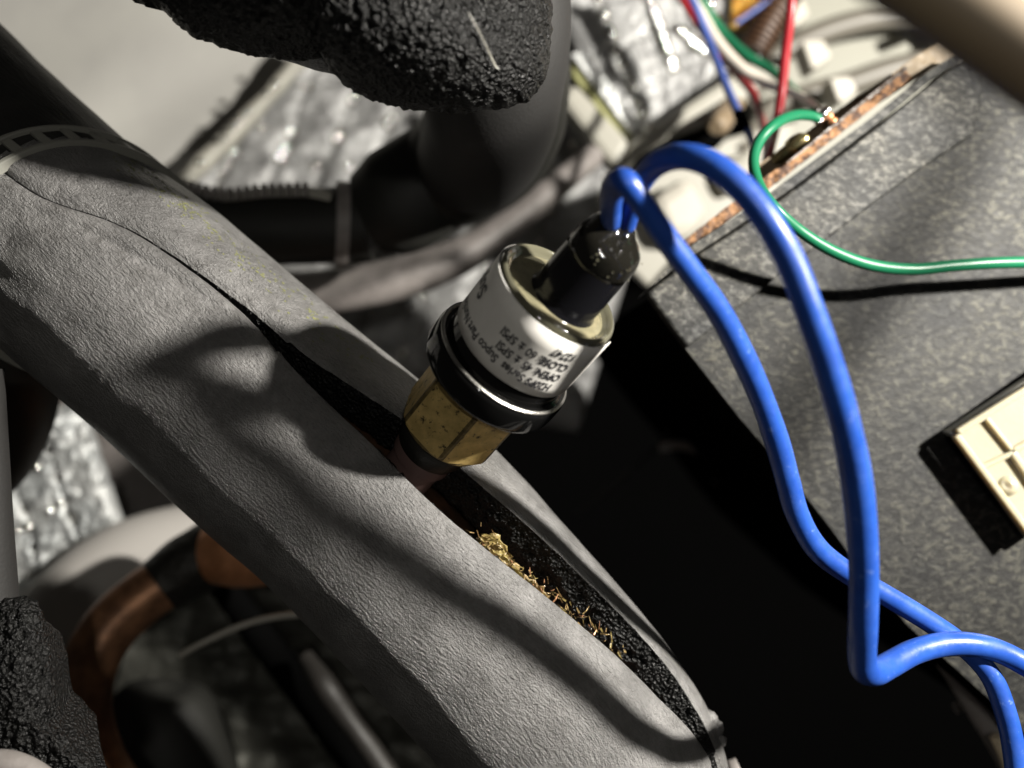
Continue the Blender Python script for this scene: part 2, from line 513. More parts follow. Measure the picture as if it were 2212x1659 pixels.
barpoly('tray_floor', [(1345, 385), (1560, 300), (1720, 260), (1680, 420), (1480, 530), (1400, 620), (1340, 560)], 28.5, .5, M['frame'], tray, .1)
barpoly('raised_rib', [(1400, 430), (1490, 370), (1540, 450), (1500, 510), (1440, 530)], 27.4, 1.2, M['peg'], tray, .45)
barpoly('raised_rib', [(1545, 360), (1625, 310), (1650, 360), (1570, 430)], 27.8, .9, M['frame'], tray, .35)
rec = barpoly('recess_shade', [(1340, 345), (1440, 292), (1520, 250), (1585, 205), (1605, 250), (1560, 310), (1500, 325), (1400, 350)], 26.9, .8, M['void'], tray, .1)  # black slab stands in for the shade inside a recess
stud = tube('stud', [(1590, 215, 27.2, 46), (1568, 245, 26.4, 50), (1552, 268, 25.6, 52), (1546, 276, 25.4, 30)], M['beige'], tray, n=30)

# fan grille with curved ribs and pale pegs, top right
grille = empty('vent_grille', P(1850, 100, 29), 'grey-green vent grille with curved ribs and square pale pegs at upper right', 'grille')
barpoly('back_plate', [(1560, -200), (2300, -200), (2300, 330), (1900, 420), (1640, 420), (1620, 200)], 30.5, .4, M['grille'], grille, 0)
tube('rib', [(1640, 150, 29.5, 40), (1700, 108, 29.5, 48), (1790, 66, 29.4, 52), (1900, 38, 29.3, 52), (2000, 30, 29.3, 50), (2100, 34, 29.3, 50)], M['ribmat'], grille, n=60)
tube('rib', [(1600, 330, 28.5, 30), (1660, 240, 29.4, 40), (1740, 205, 29.4, 48), (1826, 184, 29.4, 54), (1935, 148, 29.3, 54), (2044, 128, 29.3, 50), (2140, 135, 29.3, 48)], M['ribmat'], grille, n=60)
tube('rib', [(1600, 60, 29, 30), (1680, -10, 28.5, 40), (1760, -50, 28.5, 40)], M['ribmat'], grille, n=40)
for (x, y, w, h) in ((1692, -4, 58, 60), (1732, 88, 66, 60), (1792, 168, 62, 52)):
    o = barpoly('peg', [(x, y), (x + w * .72, y - 4), (x + w, y + h * .55), (x + w * .45, y + h), (x + w * .3, y + h * .95)], 27.6, 1.0, M['peg'], grille, .25)

# gold tape
gt, _ = sheet('gold_tape', [P(1590, -60, 27.6), P(1740, -90, 27.6), P(1660, 50, 27.6), P(1580, 60, 27.6)], M['gold'], 40, 40, lambda u, v: .5 * noise.noise(Vector((u * 5, v * 5, 2))) + .2 * noise.noise(Vector((u * 15, v * 15, 2))))
tag(gt, 'crumpled gold foil tape glinting beside the brown corrugated sleeve', 'tape')

# ribbed brown conduit
cn = empty('corrugated_sleeve', P(1660, 60, 23), 'dark brown corrugated sleeve hanging in the top edge behind the wires', 'sleeve')
path = catmull([(*P(1730, -70, 27.2), 1), (*P(1690, 0, 27.2), 1), (*P(1655, 60, 27.2), 1), (*P(1628, 108, 27.3), 1)], 220)[:, :3]
rad = [W2R(64, 27.2) * (1 + .13 * (1 if math.sin(i * .42) > 0 else -1) * min(1, abs(math.sin(i * .42)) * 3)) for i in range(220)]
V, F, UV = sweep(path, rad, 20)
mk('sleeve', V, F, M['conduit'], cn, sharp=50)

# ================================================================== BACKGROUND PIPES
# black insulated elbow and its neighbours
eb = empty('insulated_elbow', P(1080, 350, 21), 'large black foam-covered pipe elbow, out of focus left of the blue loop', 'pipe elbow')
tube('elbow', [(1085, 60, 19.5, 290), (1082, 190, 19.8, 300), (1065, 275, 20.5, 300), (1010, 345, 21.2, 270), (930, 395, 21.6, 220), (860, 430, 21.8, 190)], M['darkpipe'], eb, n=90, seg=40, wob=.03)
tube('coupling', [(960, 360, 21.6, 215), (900, 410, 21.6, 235), (850, 440, 21.7, 230), (800, 462, 21.8, 185)], M['darkpipe'], eb, n=50, seg=36)
dp = empty('black_pipe', P(620, 490, 21.5), 'black insulated pipe running left from the elbow with a grey tie near its end', 'pipe')
tube('pipe', [(250, 470, 21.8, 150), (450, 490, 21.8, 156), (640, 492, 21.8, 160), (800, 480, 21.8, 170)], M['darkpipe'], dp, n=70, seg=32, wob=.02)
# grey tie ring on it
def ring(name, c, ax, r, w, th, mat, parent=None, seg=64, ladder=0, arc=(0, 2 * math.pi)):
    ax = ax.normalized(); f = Vector((0, 0, 1)) - ax * ax.z; f.normalize(); g = ax.cross(f)
    V = []; F = []
    for j in range(seg):
        t = arc[0] + (arc[1] - arc[0]) * j / seg
        dr = f * math.cos(t) + g * math.sin(t)
        for (a, b) in ((-w / 2, 0), (w / 2, 0), (w / 2, th), (-w / 2, th)):
            V.append(c + ax * a + dr * (r + b))
    for j in range(seg):
        k = (j + 1) % seg
        for q in range(4):
            q2 = (q + 1) % 4
            F.append((j * 4 + q, j * 4 + q2, k * 4 + q2, k * 4 + q))
    return mk(name, V, F, mat, parent, sharp=40)
rt = empty('pipe_tie', P(742, 500, 21), 'grey nylon tie looped round the black pipe with its tail along the top', 'cable tie')
ring('band', P(738, 485, 21.8), Vector((1, -.02, -.22)), W2R(164, 21.8), .28, .1, M['greypipe'], rt)
tl = tube('tail', [(350, 372, 22, 22), (400, 405, 21.6, 24), (480, 424, 21.2, 24), (570, 416, 20.8, 24), (660, 414, 20.6, 24), (715, 425, 20.6, 22)], M['frame'], rt, n=60, squash=.35)
for k in range(16):
    p = catmull([(*P(400, 402, 21.4), 0), (*P(480, 420, 21.0), 0), (*P(570, 412, 20.6), 0), (*P(660, 410, 20.4), 0)], 16)[k][:3]
    V = []; 
    for sx in (-.045, .045):
        for sy in (-.14, .14):
            for sz in (-.06, .08): V.append(Vector(p) + Vector((sx, sy, sz)))
    mk('tooth', V, [(0, 1, 3, 2), (4, 6, 7, 5), (0, 4, 5, 1), (2, 3, 7, 6), (0, 2, 6, 4), (1, 5, 7, 3)], M['greypipe'], rt, smooth=False)
gp = tube('grey_hose', [(520, 640, 25, 95), (720, 628, 25, 96), (860, 602, 25, 92), (980, 560, 25.2, 84), (1080, 500, 25.5, 70), (1180, 420, 26, 60), (1290, 330, 27, 50)], M['greypipe'], n=90, seg=28, wob=.03)
tag(gp, 'pale grey hose curving below the black elbow, in front of the foil', 'hose')

# beyond left: dark mass
dl = tube('black_hose', [(-160, 560, 19, 330), (-90, 700, 19, 320), (-30, 820, 19.5, 300), (-60, 960, 20, 260), (-200, 1060, 20, 260)], M['darkpipe'], n=60, seg=36)
tag(dl, 'black foam hose at the left edge below the grey tube', 'hose')

# foil flap lower left
cC = [P(-160, 1010, 25), P(165, 862, 25), P(262, 1150, 25.5), P(-60, 1380, 25.5)]
hC = quilt(4, 3.4, .16, .12, 11, .16)
foilC, _ = sheet('foil_flap', cC, M['foil_bright'], 110, 110, hC)
tag(foilC, 'bright silver quilted foil flap at the left edge under the grey tube', 'insulation')
beads(foilC, cC, hC, [(.25 * i + random.uniform(-.02, .02), random.random()) for i in (1, 2, 3) for k in range(6)] + [(random.random(), j / 3.4) for j in (1, 2, 3) for k in range(5)], (.05, .08))

gpan, _ = sheet('grey_panel', [P(120, 840, 31), P(560, 900, 31), P(620, 1260, 31), P(150, 1260, 31)], M['greypipe'], 20, 20, lambda u, v: .25 * math.sin(u * 3.5 + v * 2.5))
tag(gpan, 'plain grey inner panel behind the foil flap and the round drum', kind='structure')

ap = tube('grey_arched_pipe', [(-20, 1760, 24.5, 190), (20, 1600, 24.6, 190), (66, 1440, 24.8, 186), (146, 1312, 25, 182), (270, 1216, 25.2, 176), (420, 1172, 25.4, 170), (600, 1165, 25.6, 170)],
          material('matte_light_grey', (.42, .40, .375), .6, bump=.1, bscale=2), n=80, seg=36)
tag(ap, 'thick matte grey pipe arching behind the copper bend at lower left', 'pipe')

# dark foil floor, lower left
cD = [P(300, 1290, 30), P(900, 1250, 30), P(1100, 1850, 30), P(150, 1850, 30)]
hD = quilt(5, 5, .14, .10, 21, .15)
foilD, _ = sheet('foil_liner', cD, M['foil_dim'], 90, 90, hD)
tag(foilD, 'dull dark foil liner in shade below the copper bend', 'insulation')

# copper bend with brazed coupling
cb = empty('copper_bend', P(170, 1480, 20.5), 'curved tarnished copper pipe with blackened brazed joint at lower left', 'copper pipe')
tube('pipe', [(330, 1800, 20, 116), (230, 1680, 20.2, 116), (184, 1560, 20.4, 116), (190, 1450, 20.6, 118), (235, 1360, 20.9, 118), (310, 1290, 21.2, 116), (380, 1245, 21.5, 112), (440, 1210, 21.7, 110)], M['copper_dull'], cb, n=100, seg=36)
tube('coupling', [(345, 1268, 21.3, 124), (395, 1232, 21.5, 138), (450, 1200, 21.7, 146), (488, 1180, 21.8, 140)], M['solder'], cb, n=50, seg=36, wob=.12)
tube('stub', [(462, 1196, 21.4, 130), (495, 1192, 21.3, 150), (540, 1190, 21.2, 156), (620, 1180, 21.2, 150), (700, 1160, 21.4, 150)], M['copper'], cb, n=40, seg=36)
tube('bare_patch', [(118, 1540, 18.9, 8), (150, 1580, 18.9, 34), (190, 1640, 18.9, 46), (250, 1720, 18.9, 50)], M['copper'], cb, n=40, seg=20, wob=.3)
bk = tube('black_bottle', [(330, 1470, 25, 40), (330, 1500, 25, 180), (345, 1570, 25, 260), (370, 1700, 25, 290), (380, 1850, 25, 290)], M['darkpipe'], n=50, seg=32)
tag(bk, 'glossy black rounded body standing inside the copper bend', 'pump body')
st = tube('black_strut', [(470, 1250, 24.5, 60), (560, 1370, 24.5, 66), (660, 1500, 24.5, 70), (800, 1680, 24.5, 80)], M['void'], n=40)
tag(st, 'black strut slanting down behind the thin capillary tube', 'strut')
cap = tube('capillary_tube', [(388, 1416, 19.5, 15), (440, 1388, 19.5, 15), (520, 1352, 19.7, 15), (600, 1332, 19.9, 15), (700, 1326, 20, 15), (820, 1340, 20, 15)], M['peg'], n=60)
tag(cap, 'thin pale capillary tube with a cut end poking from under the grey tube', 'tube')
kn = tube('metal_rod', [(660, 1420, 23.5, 40), (700, 1480, 23, 52), (745, 1545, 23, 50), (800, 1620, 23, 50), (840, 1680, 23, 50)], M['darkrod'], n=50, wob=.15)
tag(kn, 'short dull metal rod glinting in the dark beneath the grey tube', 'rod')

# ================================================================== BLACK CELLULAR FOAM PIECES
def foamblob(name, outline, d, depth, mat, parent=None, res=.055, amp=.09, bulge=.5, seed=0, tap=.6):
    """body whose camera side follows an outline in 3D; granular relief is real geometry."""
    pts = [P(x, y, d) for x, y in outline]
    poly = catmull([(p.x, p.y, p.z) for p in pts] + [tuple(pts[0])], len(pts) * 10)[:-1, :2]
    xs, ys = poly[:, 0], poly[:, 1]
    cx, cy = xs.mean(), ys.mean()
    n = len(poly)
    dist = np.concatenate([[0], np.cumsum(np.hypot(*np.diff(np.vstack([poly, poly[:1]]), axis=0).T))])
    N = int(dist[-1] / res)
    tt = np.linspace(0, dist[-1], N, endpoint=False)
    px = np.interp(tt, dist, np.append(xs, xs[0])); py = np.interp(tt, dist, np.append(ys, ys[0]))
    R = np.hypot(px - cx, py - cy).mean()
    rings = int(R / res) + 1
    V = []; F = []
    z0 = CAMZ - d
    for k in range(rings + 1):
        s = 1 - k / (rings + .6)
        for i in range(N):
            x = cx + (px[i] - cx) * s; y = cy + (py[i] - cy) * s
            z = z0 + bulge * (max(0, 1 - s ** 2.2)) ** .6
            q = Vector((x, y, z))
            a = noise.noise(q * 11 + Vector((seed, 0, 0))) * .6 + noise.noise(q * 22) * .7 + .5 * noise.noise(q * 2)
            ex = 1 - s
            V.append((x + amp * .6 * noise.noise(q * 12 + Vector((3, 3, 3))), y + amp * .6 * noise.noise(q * 12 + Vector((9, 1, 3))), z + amp * a))
    for k in range(rings):
        for i in range(N):
            j = (i + 1) % N
            F.append((k * N + i, k * N + j, (k + 1) * N + j, (k + 1) * N + i))
    base = len(V)
    F.append(tuple(rings * N + i for i in range(N)))
    nb = 8
    for b in range(1, nb + 1):
        t = b / nb
        for i in range(N):
            s = 1 + .0 * t
            q = Vector((px[i], py[i], z0 - depth * t))
            a = 1 + amp * .5 * noise.noise(q * 8) / max(R, .1)
            V.append((cx + (px[i] - cx) * a * (1 - tap * t ** .7), cy + (py[i] - cy) * a * (1 - tap * t ** .7), q.z))
    for b in range(nb):
        r0 = 0 if b == 0 else base + (b - 1) * N
        r1 = base + b * N
        for i in range(N):
            j = (i + 1) % N
            F.append((r1 + i, r1 + j, r0 + j, r0 + i))
    F.append(tuple(base + (nb - 1) * N + i for i in range(N))[::-1])
    return mk(name, V, F, mat, parent, sharp=None)

fo = empty('foam_sleeve_end', P(900, 60, 13.5), 'cut end of black cellular foam sleeve sparkling at the top edge', 'foam sleeve')
foamblob('cut_face', [(240, -30), (300, 8), (345, 20), (400, 68), (450, 92), (510, 112), (575, 125), (640, 130), (688, 128), (697, 120), (712, 150), (745, 185), (790, 212), (860, 232), (960, 245),
                      (1060, 240), (1140, 215), (1180, 160), (1192, 80), (1192, -20), (1180, -220), (800, -330), (300, -220)], 13.6, 1.3, M['cell'], fo, res=.042, amp=.075, bulge=1.7, seed=2)
tube('outer_skin', [(1060, -260, 15.8, 300), (1075, -60, 15.8, 308), (1078, 80, 15.9, 310), (1066, 190, 16.4, 300), (1060, 260, 17.6, 285), (1040, 320, 19.4, 260), (1010, 350, 21, 230)], M['skin'], fo, n=60, seg=48)
# pale hair lying on the foam
hr = tube('fibre', [(1012, 28, 11.75, 2), (1030, 60, 11.85, 3), (1050, 100, 12.05, 3), (1068, 140, 12.3, 6), (1078, 150, 12.35, 2)], M['frame'], n=30, seg=6, wob=.8)
tag(hr, 'pale dusty fibre stuck on the sparkling black foam', 'fibre')

fl = empty('foam_lump', P(60, 1500, 14), 'rough black foam lump in the lower left corner', 'foam lump')
foamblob('cut_face', [(-200, 1330), (-20, 1302), (20, 1292), (62, 1290), (84, 1310), (96, 1350), (112, 1405), (118, 1460), (126, 1520), (138, 1568), (175, 1600), (205, 1640), (240, 1700), (100, 1800), (-200, 1800)],
         14.0, .8, M['cell'], fl, tap=.5, res=.042, amp=.08, bulge=.6, seed=5)
tube('smooth_skin', [(-60, 800, 14.8, 125), (-52, 960, 14.8, 128), (-44, 1150, 14.7, 135), (-34, 1330, 14.7, 142)], M['skin'], fl, n=40, seg=32)
tube('lower_skin', [(-60, 1655, 13.2, 60), (10, 1650, 13.2, 60), (70, 1672, 13.2, 60), (130, 1720, 13.2, 60)], M['greypipe'], fl, n=30, seg=20)

# ================================================================== MAIN INSULATED TUBE
# rows: centre x, y, depth, radius(px in the overview), front lip angle, back lip angle, back flare
TK = [(-480, -60, 17.6, 236, 10, 10.5, 1.0),
      (-230, 165, 17.2, 240, 12, 12.5, 1.0),
      (-40, 355, 16.8, 247, 14, 14.5, 1.0),
      (150, 535, 16.3, 252, 18, 18.6, 1.0),
      (300, 655, 16.05, 258, 34, 34.8, 1.0),
      (470, 800, 16.0, 262, 38, 41.5, 1.0),
      (600, 915, 16.0, 265, 32.5, 42, 1.0),
      (755, 1045, 16.0, 268, 29, 48, 1.0),
      (885, 1170, 16.0, 272, 28.5, 51, 1.01),
      (1075, 1385, 16.0, 266, 41, 60.5, 1.06),
      (1228, 1565, 16.0, 265, 51, 66, 1.05),
      (1312, 1730, 16.1, 270, 64, 68, 1.0),
      (1325, 1980, 16.4, 262, 69, 69.6, 1.0)]
q = []
for x, y, d, r, b, c, fl_ in TK:
    p = P(x, y, d); q.append((p.x, p.y, p.z, W2R(2 * r, d), b, c, fl_))
NS = 460
TS = catmull(q, NS)
Tpath = TS[:, :3]
TT = np.gradient(Tpath, axis=0); TT /= np.linalg.norm(TT, axis=1)[:, None]
TL = np.concatenate([[0], np.cumsum(np.linalg.norm(np.diff(Tpath, axis=0), axis=1))])
def tframe(i):
    t = Vector(TT[i]); w = Vector((0, 0, 1)); w = (w - t * w.dot(t)).normalized()
    n = w.cross(t)                                     # towards the upper right
    if n.x < 0: n = -n
    return Vector(Tpath[i]), t, n, w
tieidx = int(np.argmin(np.linalg.norm(Tpath[:, :2] - np.array([*P(178, 560, 16.2)])[:2], axis=1)))
rb = empty('insulated_tube', Vector(Tpath[NS // 2]), 'long grey foam-insulated tube, split open along its side, crossing diagonally in front', 'insulated tube')
NA = 230
Vt = []; UVt = []; Ft = []; Fc = []; Fd = []
wall = 0.52
for i in range(NS):
    c, t, n, w = tframe(i)
    R, tb, tc_, flr = TS[i, 3], math.radians(TS[i, 4]), math.radians(TS[i, 5]), TS[i, 6]
    s = TL[i]
    gap = tc_ - tb
    # waist under the tie
    dz = (i - tieidx)
    nip = 1 - .02 * math.exp(-(dz / 7.0) ** 2)
    ragg = .012 * noise.noise(Vector((s * 5, 0, 3)))
    for j in range(NA + 1):
        a = tc_ + (2 * math.pi - gap) * j / NA
        k = j / NA
        rr = R * nip
        # lips round off and the back lip flares outwards
        eb_ = min(j, NA - j) / NA * (2 * math.pi - gap) * R
        rr -= .10 * math.exp(-eb_ / .07) * (1.0 if gap < .12 else .45)
        if j < NA / 2:
            rr *= 1 + (flr - 1) * math.exp(-(j / NA / .10) ** 2)
            rr += ragg * math.exp(-eb_ / .05)
        else:
            rr += ragg * math.exp(-eb_ / .05) * .6
        aa = (a + math.pi) % (2 * math.pi) - math.pi
        # broad unevenness, puckers beside the tie, shallow creases
        pos = Vector((math.cos(a) * 2, math.sin(a) * 2, s * .5))
        rr += .03 * noise.noise(pos) + .012 * noise.noise(pos * 3)
        if dz > 0:
            rr += .022 * math.exp(-dz / 16.0) * math.sin(aa * 26 + 3 * noise.noise(Vector((aa * 3, s, 0))))
        if dz > 2:
            ph = (tb - .06 - .22 * (1 - math.exp(-max(0, s - TL[tieidx] - .5) * .35)))
            dd = (aa - (tb - .16 - .03 * math.sin(s * 2.2)))
            amp = .05 * math.exp(-((s - TL[tieidx] - 1.7) / 1.3) ** 2)
            rr -= amp * math.exp(-(dd / .025) ** 2) - amp * .9 * math.exp(-((dd - .07) / .05) ** 2)
        # transverse compression wrinkles on the inner bend (left side)
        wr = .003 * math.sin(s * 21 + 5 * noise.noise(Vector((aa * 3, s * 1.5, 1)))) * math.exp(-((aa + .45) / .35) ** 2) * math.exp(-((s - TL[tieidx] - 2.4) / 1.7) ** 2)
        rr += wr
        Vt.append(c + (n * math.sin(a) + w * math.cos(a)) * rr)
        UVt.append((a * R, s))
W1 = NA + 1
for i in range(NS - 1):
    for j in range(NA):
        Ft.append((i * W1 + j, i * W1 + j + 1, (i + 1) * W1 + j + 1, (i + 1) * W1 + j))
i0 = tieidx
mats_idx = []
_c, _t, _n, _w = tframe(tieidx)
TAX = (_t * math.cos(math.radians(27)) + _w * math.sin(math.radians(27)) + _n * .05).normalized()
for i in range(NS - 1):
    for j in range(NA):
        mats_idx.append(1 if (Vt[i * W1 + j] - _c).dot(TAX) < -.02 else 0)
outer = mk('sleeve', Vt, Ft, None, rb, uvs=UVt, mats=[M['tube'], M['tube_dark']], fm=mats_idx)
# cut faces + inner bore as parts of their own
def cutpart(name, side, mat):
    V = []; F = []; NR = 14
    for i in range(NS):
        c, t, n, w = tframe(i)
        R, tb, tc_ = TS[i, 3], math.radians(TS[i, 4]), math.radians(TS[i, 5])
        edge = Vector(Vt[i * W1 + (0 if side == 'back' else NA)])
        a = tc_ if side == 'back' else tb
        rin = R - wall - .2
        bot = c + (n * math.sin(a) + w * math.cos(a)) * rin
        for k in range(NR + 1):
            u = k / NR
            p = edge.lerp(bot, u)
            tang = (n * math.cos(a) - w * math.sin(a)) * (1 if side == 'front' else -1)
            am = .045 * (u > 0)
            p = p + tang * (am * (noise.noise(p * 9) + .7 * noise.noise(p * 19)) + .07 * math.sin(u * math.pi) * (1 if side == 'front' else .6))
            V.append(p)
    for i in range(NS - 1):
        for k in range(NR):
            a_ = i * (NR + 1) + k
            q_ = (a_, a_ + 1, a_ + NR + 2, a_ + NR + 1)
            F.append(q_ if side == 'back' else q_[::-1])
    return mk(name, V, F, mat, rb)
cutpart('cut_face', 'back', M['cell'])
cutpart('cut_face', 'front', M['cell'])
V = []; F = []; NB = 60
for i in range(0, NS, 4):
    c, t, n, w = tframe(i)
    R, tb, tc_ = TS[i, 3], math.radians(TS[i, 4]), math.radians(TS[i, 5])
    for j in range(NB + 1):
        a = tc_ + (2 * math.pi - (tc_ - tb)) * j / NB
        V.append(c + (n * math.sin(a) + w * math.cos(a)) * (R - wall - .19))
nn_ = len(range(0, NS, 4))
for i in range(nn_ - 1):
    for j in range(NB):
        a_ = i * (NB + 1) + j
        F.append((a_, a_ + NB + 1, a_ + NB + 2, a_ + 1))
mk('inner_bore', V, F, M['cell'], rb)

# pipe inside the sleeve
path = Tpath[::6]; 
V, F, UV = sweep(path, [1.0] * len(path), 28)
ip = mk('inner_copper_pipe', V, F, material('dark_tarnished_copper', (.10, .05, .028), .5, .3, col2=(.05, .03, .02), nscale=3, bump=.3, bscale=8), None, uvs=UV)
tag(ip, 'tarnished copper pipe inside the split of the grey tube, seen below the brass nut', 'copper pipe')

# crumpled yellowed tape along the slit
def stripbits():
    ts = empty('torn_tape', Vector(Tpath[300]), 'crumpled yellow-brown tape residue in the open slit below the brass nut', 'tape')
    i_a = int(np.argmin(np.linalg.norm(Tpath[:, :2] - np.array([*P(930, 1215, 16)])[:2], axis=1)))
    i_b = int(np.argmin(np.linalg.norm(Tpath[:, :2] - np.array([*P(1180, 1510, 16)])[:2], axis=1)))
    # a crumpled ribbon lying along the front lip
    for part, (m, a0, a1, lo, hi, sd) in enumerate(((M['amber'], i_a, i_b, 1.0, 10.0, 1), (M['amber_green'], i_a + 2, i_a + int((i_b - i_a) * .45), 4.0, 12.0, 4))):
        V = []; F = []; nj = 22; rows = list(range(a0, a1))
        for ii, i in enumerate(rows):
            c, t, n, w = tframe(i)
            R = TS[i, 3]; tb = TS[i, 4]; tc_ = TS[i, 5]
            env = math.sin(math.pi * min(1, (ii + 3) / len(rows) * 1.15 + .02) ** .8) if ii < len(rows) * .85 else .25
            for j in range(nj + 1):
                u = j / nj
                hi2 = lo + (hi - lo) * max(.18, env) * (1 + .35 * noise.noise(Vector((TL[i] * 4, sd, 1))))
                a = math.radians(tb - 1.5 + lo * .3 + hi2 * u)
                p = Vector((TL[i] * 2.2, u * 2.4, sd))
                vd = noise.noise(p * 1.6); ridge = abs(noise.noise(p * 2.6)) * 1.5
                r = R - .15 + .12 * vd - .22 * ridge - .14 * u + part * .06
                V.append(c + (n * math.sin(a) + w * math.cos(a)) * r + t * .06 * noise.noise(p * 4))
        for ii in range(len(rows) - 1):
            for j in range(nj):
                a_ = ii * (nj + 1) + j
                F.append((a_, a_ + nj + 1, a_ + nj + 2, a_ + 1))
        o = mk('crumpled_strip', V, F, m, ts, smooth=True, sharp=24)
        sm = o.modifiers.new('thickness', 'SOLIDIFY'); sm.thickness = .012
    # torn shreds
    for k in range(100):
        i = int(i_a + (i_b - i_a) * random.random() ** 1.1)
        c, t, n, w = tframe(i)
        R = TS[i, 3]; a = math.radians(TS[i, 4] + random.uniform(.5, 8))
        p = c + (n * math.sin(a) + w * math.cos(a)) * (R - random.uniform(.06, .24))
        L1 = random.uniform(.04, .17); wd = random.uniform(.003, .013)
        d1 = (t * random.uniform(-1, 1) + n * random.uniform(-.5, .7) + w * random.uniform(-.3, .2)).normalized()
        d2 = d1.cross(w).normalized()
        bend = w * random.uniform(.0, .08)
        V = [p - d2 * wd, p + d2 * wd, p + d1 * L1 * .5 + d2 * wd * .9 + bend, p + d1 * L1 * .5 - d2 * wd * .9 + bend, p + d1 * L1 + d2 * wd * .2, p + d1 * L1 - d2 * wd * .2]
        V2 = V + [v - w * .01 for v in V]
        F = [(0, 1, 2, 3), (3, 2, 4, 5), (7, 6, 9, 8), (8, 9, 11, 10), (0, 6, 7, 1), (1, 7, 8, 2), (2, 8, 10, 4), (4, 10, 11, 5), (5, 11, 9, 3), (3, 9, 6, 0)]
        mk('shred', V2, F, random.choice([M['amber'], M['amber'], M['amber_green'], M['copper_dull']]), ts, smooth=False)
stripbits()

# specks of yellow-green residue flecks on the far shoulder are handled as a part
V = []; F = []
parts = []
for (sx, sy, cnt, ln) in ((430, 470, 330, 26), (640, 625, 170, 22), (765, 735, 90, 14)):
    ic = int(np.argmin(np.linalg.norm(Tpath[:, :2] - np.array([*(P(sx, sy, 15.6) - Vector((.68, .73, 0)) * 1.7)])[:2], axis=1)))
    for k in range(cnt):
        i = min(NS - 1, max(0, int(random.gauss(ic, ln * .8))))
        a = math.radians(random.gauss(64, 5.5))
        if noise.noise(Vector((i * .12, a * 16, 0))) < -.02: continue
        c, t, n, w = tframe(i)
        a = max(math.radians(TS[i, 5] + 4), a)
        j = int((a - math.radians(TS[i, 5])) / (2 * math.pi - math.radians(TS[i, 5] - TS[i, 4])) * NA)
        p = Vector(Vt[i * W1 + max(0, j)]); nr = (n * math.sin(a) + w * math.cos(a)); tg = nr.cross(t)
        m_ = random.randint(4, 6); r = random.uniform(.008, .026)
        ph = random.random() * 6
        vs = [p + nr * .006 + (t * math.cos(ph + q_ * 6.283 / m_) * random.uniform(.6, 1.8) + tg * math.sin(ph + q_ * 6.283 / m_) * random.uniform(.4, 1)) * r for q_ in range(m_)]
        parts.append((vs + [p - nr * .01], [tuple(range(m_))] + [(q_, m_, (q_ + 1) % m_) for q_ in range(m_)]))
V, F = merge(parts)
fk = mk('residue_fleck', V, F, material('yellow_green_residue', (.19, .20, .065), .6), rb, smooth=False)
tag(fk, 'yellow-green residue flecks on the shoulder of the tube', kind='stuff')

# ladder cable tie round the tube
tie = empty('ladder_tie', Vector(Tpath[tieidx]), 'grey ladder-style nylon tie cinched round the tube where it turns black', 'cable tie')
c, t, n, w = tframe(tieidx)
ax = (t * math.cos(math.radians(27)) + w * math.sin(math.radians(27)) * 1.0 + n * .05).normalized()
f_ = (w - ax * w.dot(ax)).normalized(); g_ = ax.cross(f_)
if g_.dot(n) < 0: g_ = -g_
Rt = TS[tieidx, 3] + .01
def tiept(a, off, rise):
    dr = f_ * math.cos(a) * 1.115 + g_ * math.sin(a)
    return c + dr * (Rt + rise) + t * off
def tiebox(a0, a1, o0, o1, r0, r1, nseg):
    V = []; F = []
    for k in range(nseg + 1):
        a = a0 + (a1 - a0) * k / nseg
        V += [tiept(a, o0, r0), tiept(a, o1, r0), tiept(a, o1, r1), tiept(a, o0, r1)]
    for k in range(nseg):
        for q_ in range(4):
            q2 = (q_ + 1) % 4
            F.append((k * 4 + q_, k * 4 + q2, k * 4 + 4 + q2, k * 4 + 4 + q_))
    F.append((3, 2, 1, 0)); F.append(tuple(nseg * 4 + k for k in range(4)))
    return V, F
TA0, TA1 = -math.pi, math.pi
for o0, o1 in ((-.23, -.165), (.155, .23)):
    V, F = tiebox(TA0, TA1 - .01, o0, o1, -.04, .10, 120)
    o = mk('rail', V, F, M['tie'], tie, sharp=40); fixnormals(o); add_bevel(o, .015, 2)
nr_ = 30
for k in range(nr_):
    a = TA0 + (TA1 - TA0) * (k + .5) / nr_
    V, F = tiebox(a - .036, a + .036, -.17, .16, -.03, .075, 3)
    o = mk('rung', V, F, M['tie'], tie, sharp=40); fixnormals(o); add_bevel(o, .012, 1)

# knob where the tube ends at lower right
kb = empty('tape_knot', P(1552, 1560, 15.6), 'small grey crumpled knot at the lower end of the split tube', 'knot')
for (x, y, w_, k) in ((1532, 1552, 34, 1), (1548, 1572, 32, 2), (1556, 1600, 26, 3)):
    c0 = P(x, y, 15.7); r0 = W2R(w_, 15.7)
    V = []; F = []
    for i in range(13):
        a = math.pi * i / 12
        for j in range(20):
            b = 2 * math.pi * j / 20
            v = Vector((math.sin(a) * math.cos(b), math.sin(a) * math.sin(b), math.cos(a)))
            V.append(c0 + v * r0 * (1 + .35 * noise.noise(v * 2.2 + Vector((k * 3, 0, 0)))))
    for i in range(12):
        for j in range(20):
            F.append((i * 20 + j, (i + 1) * 20 + j, (i + 1) * 20 + (j + 1) % 20, i * 20 + (j + 1) % 20))
    mk('fold', V, F, M['tube'], kb)
tl2 = tube('tie_tail', [(1580, 1640, 16.5, 20), (1600, 1690, 16.5, 26), (1640, 1760, 16.5, 26)], M['greypipe'], n=20, squash=.4)
tag(tl2, 'pale strip end below the knot at the bottom edge', 'strip')

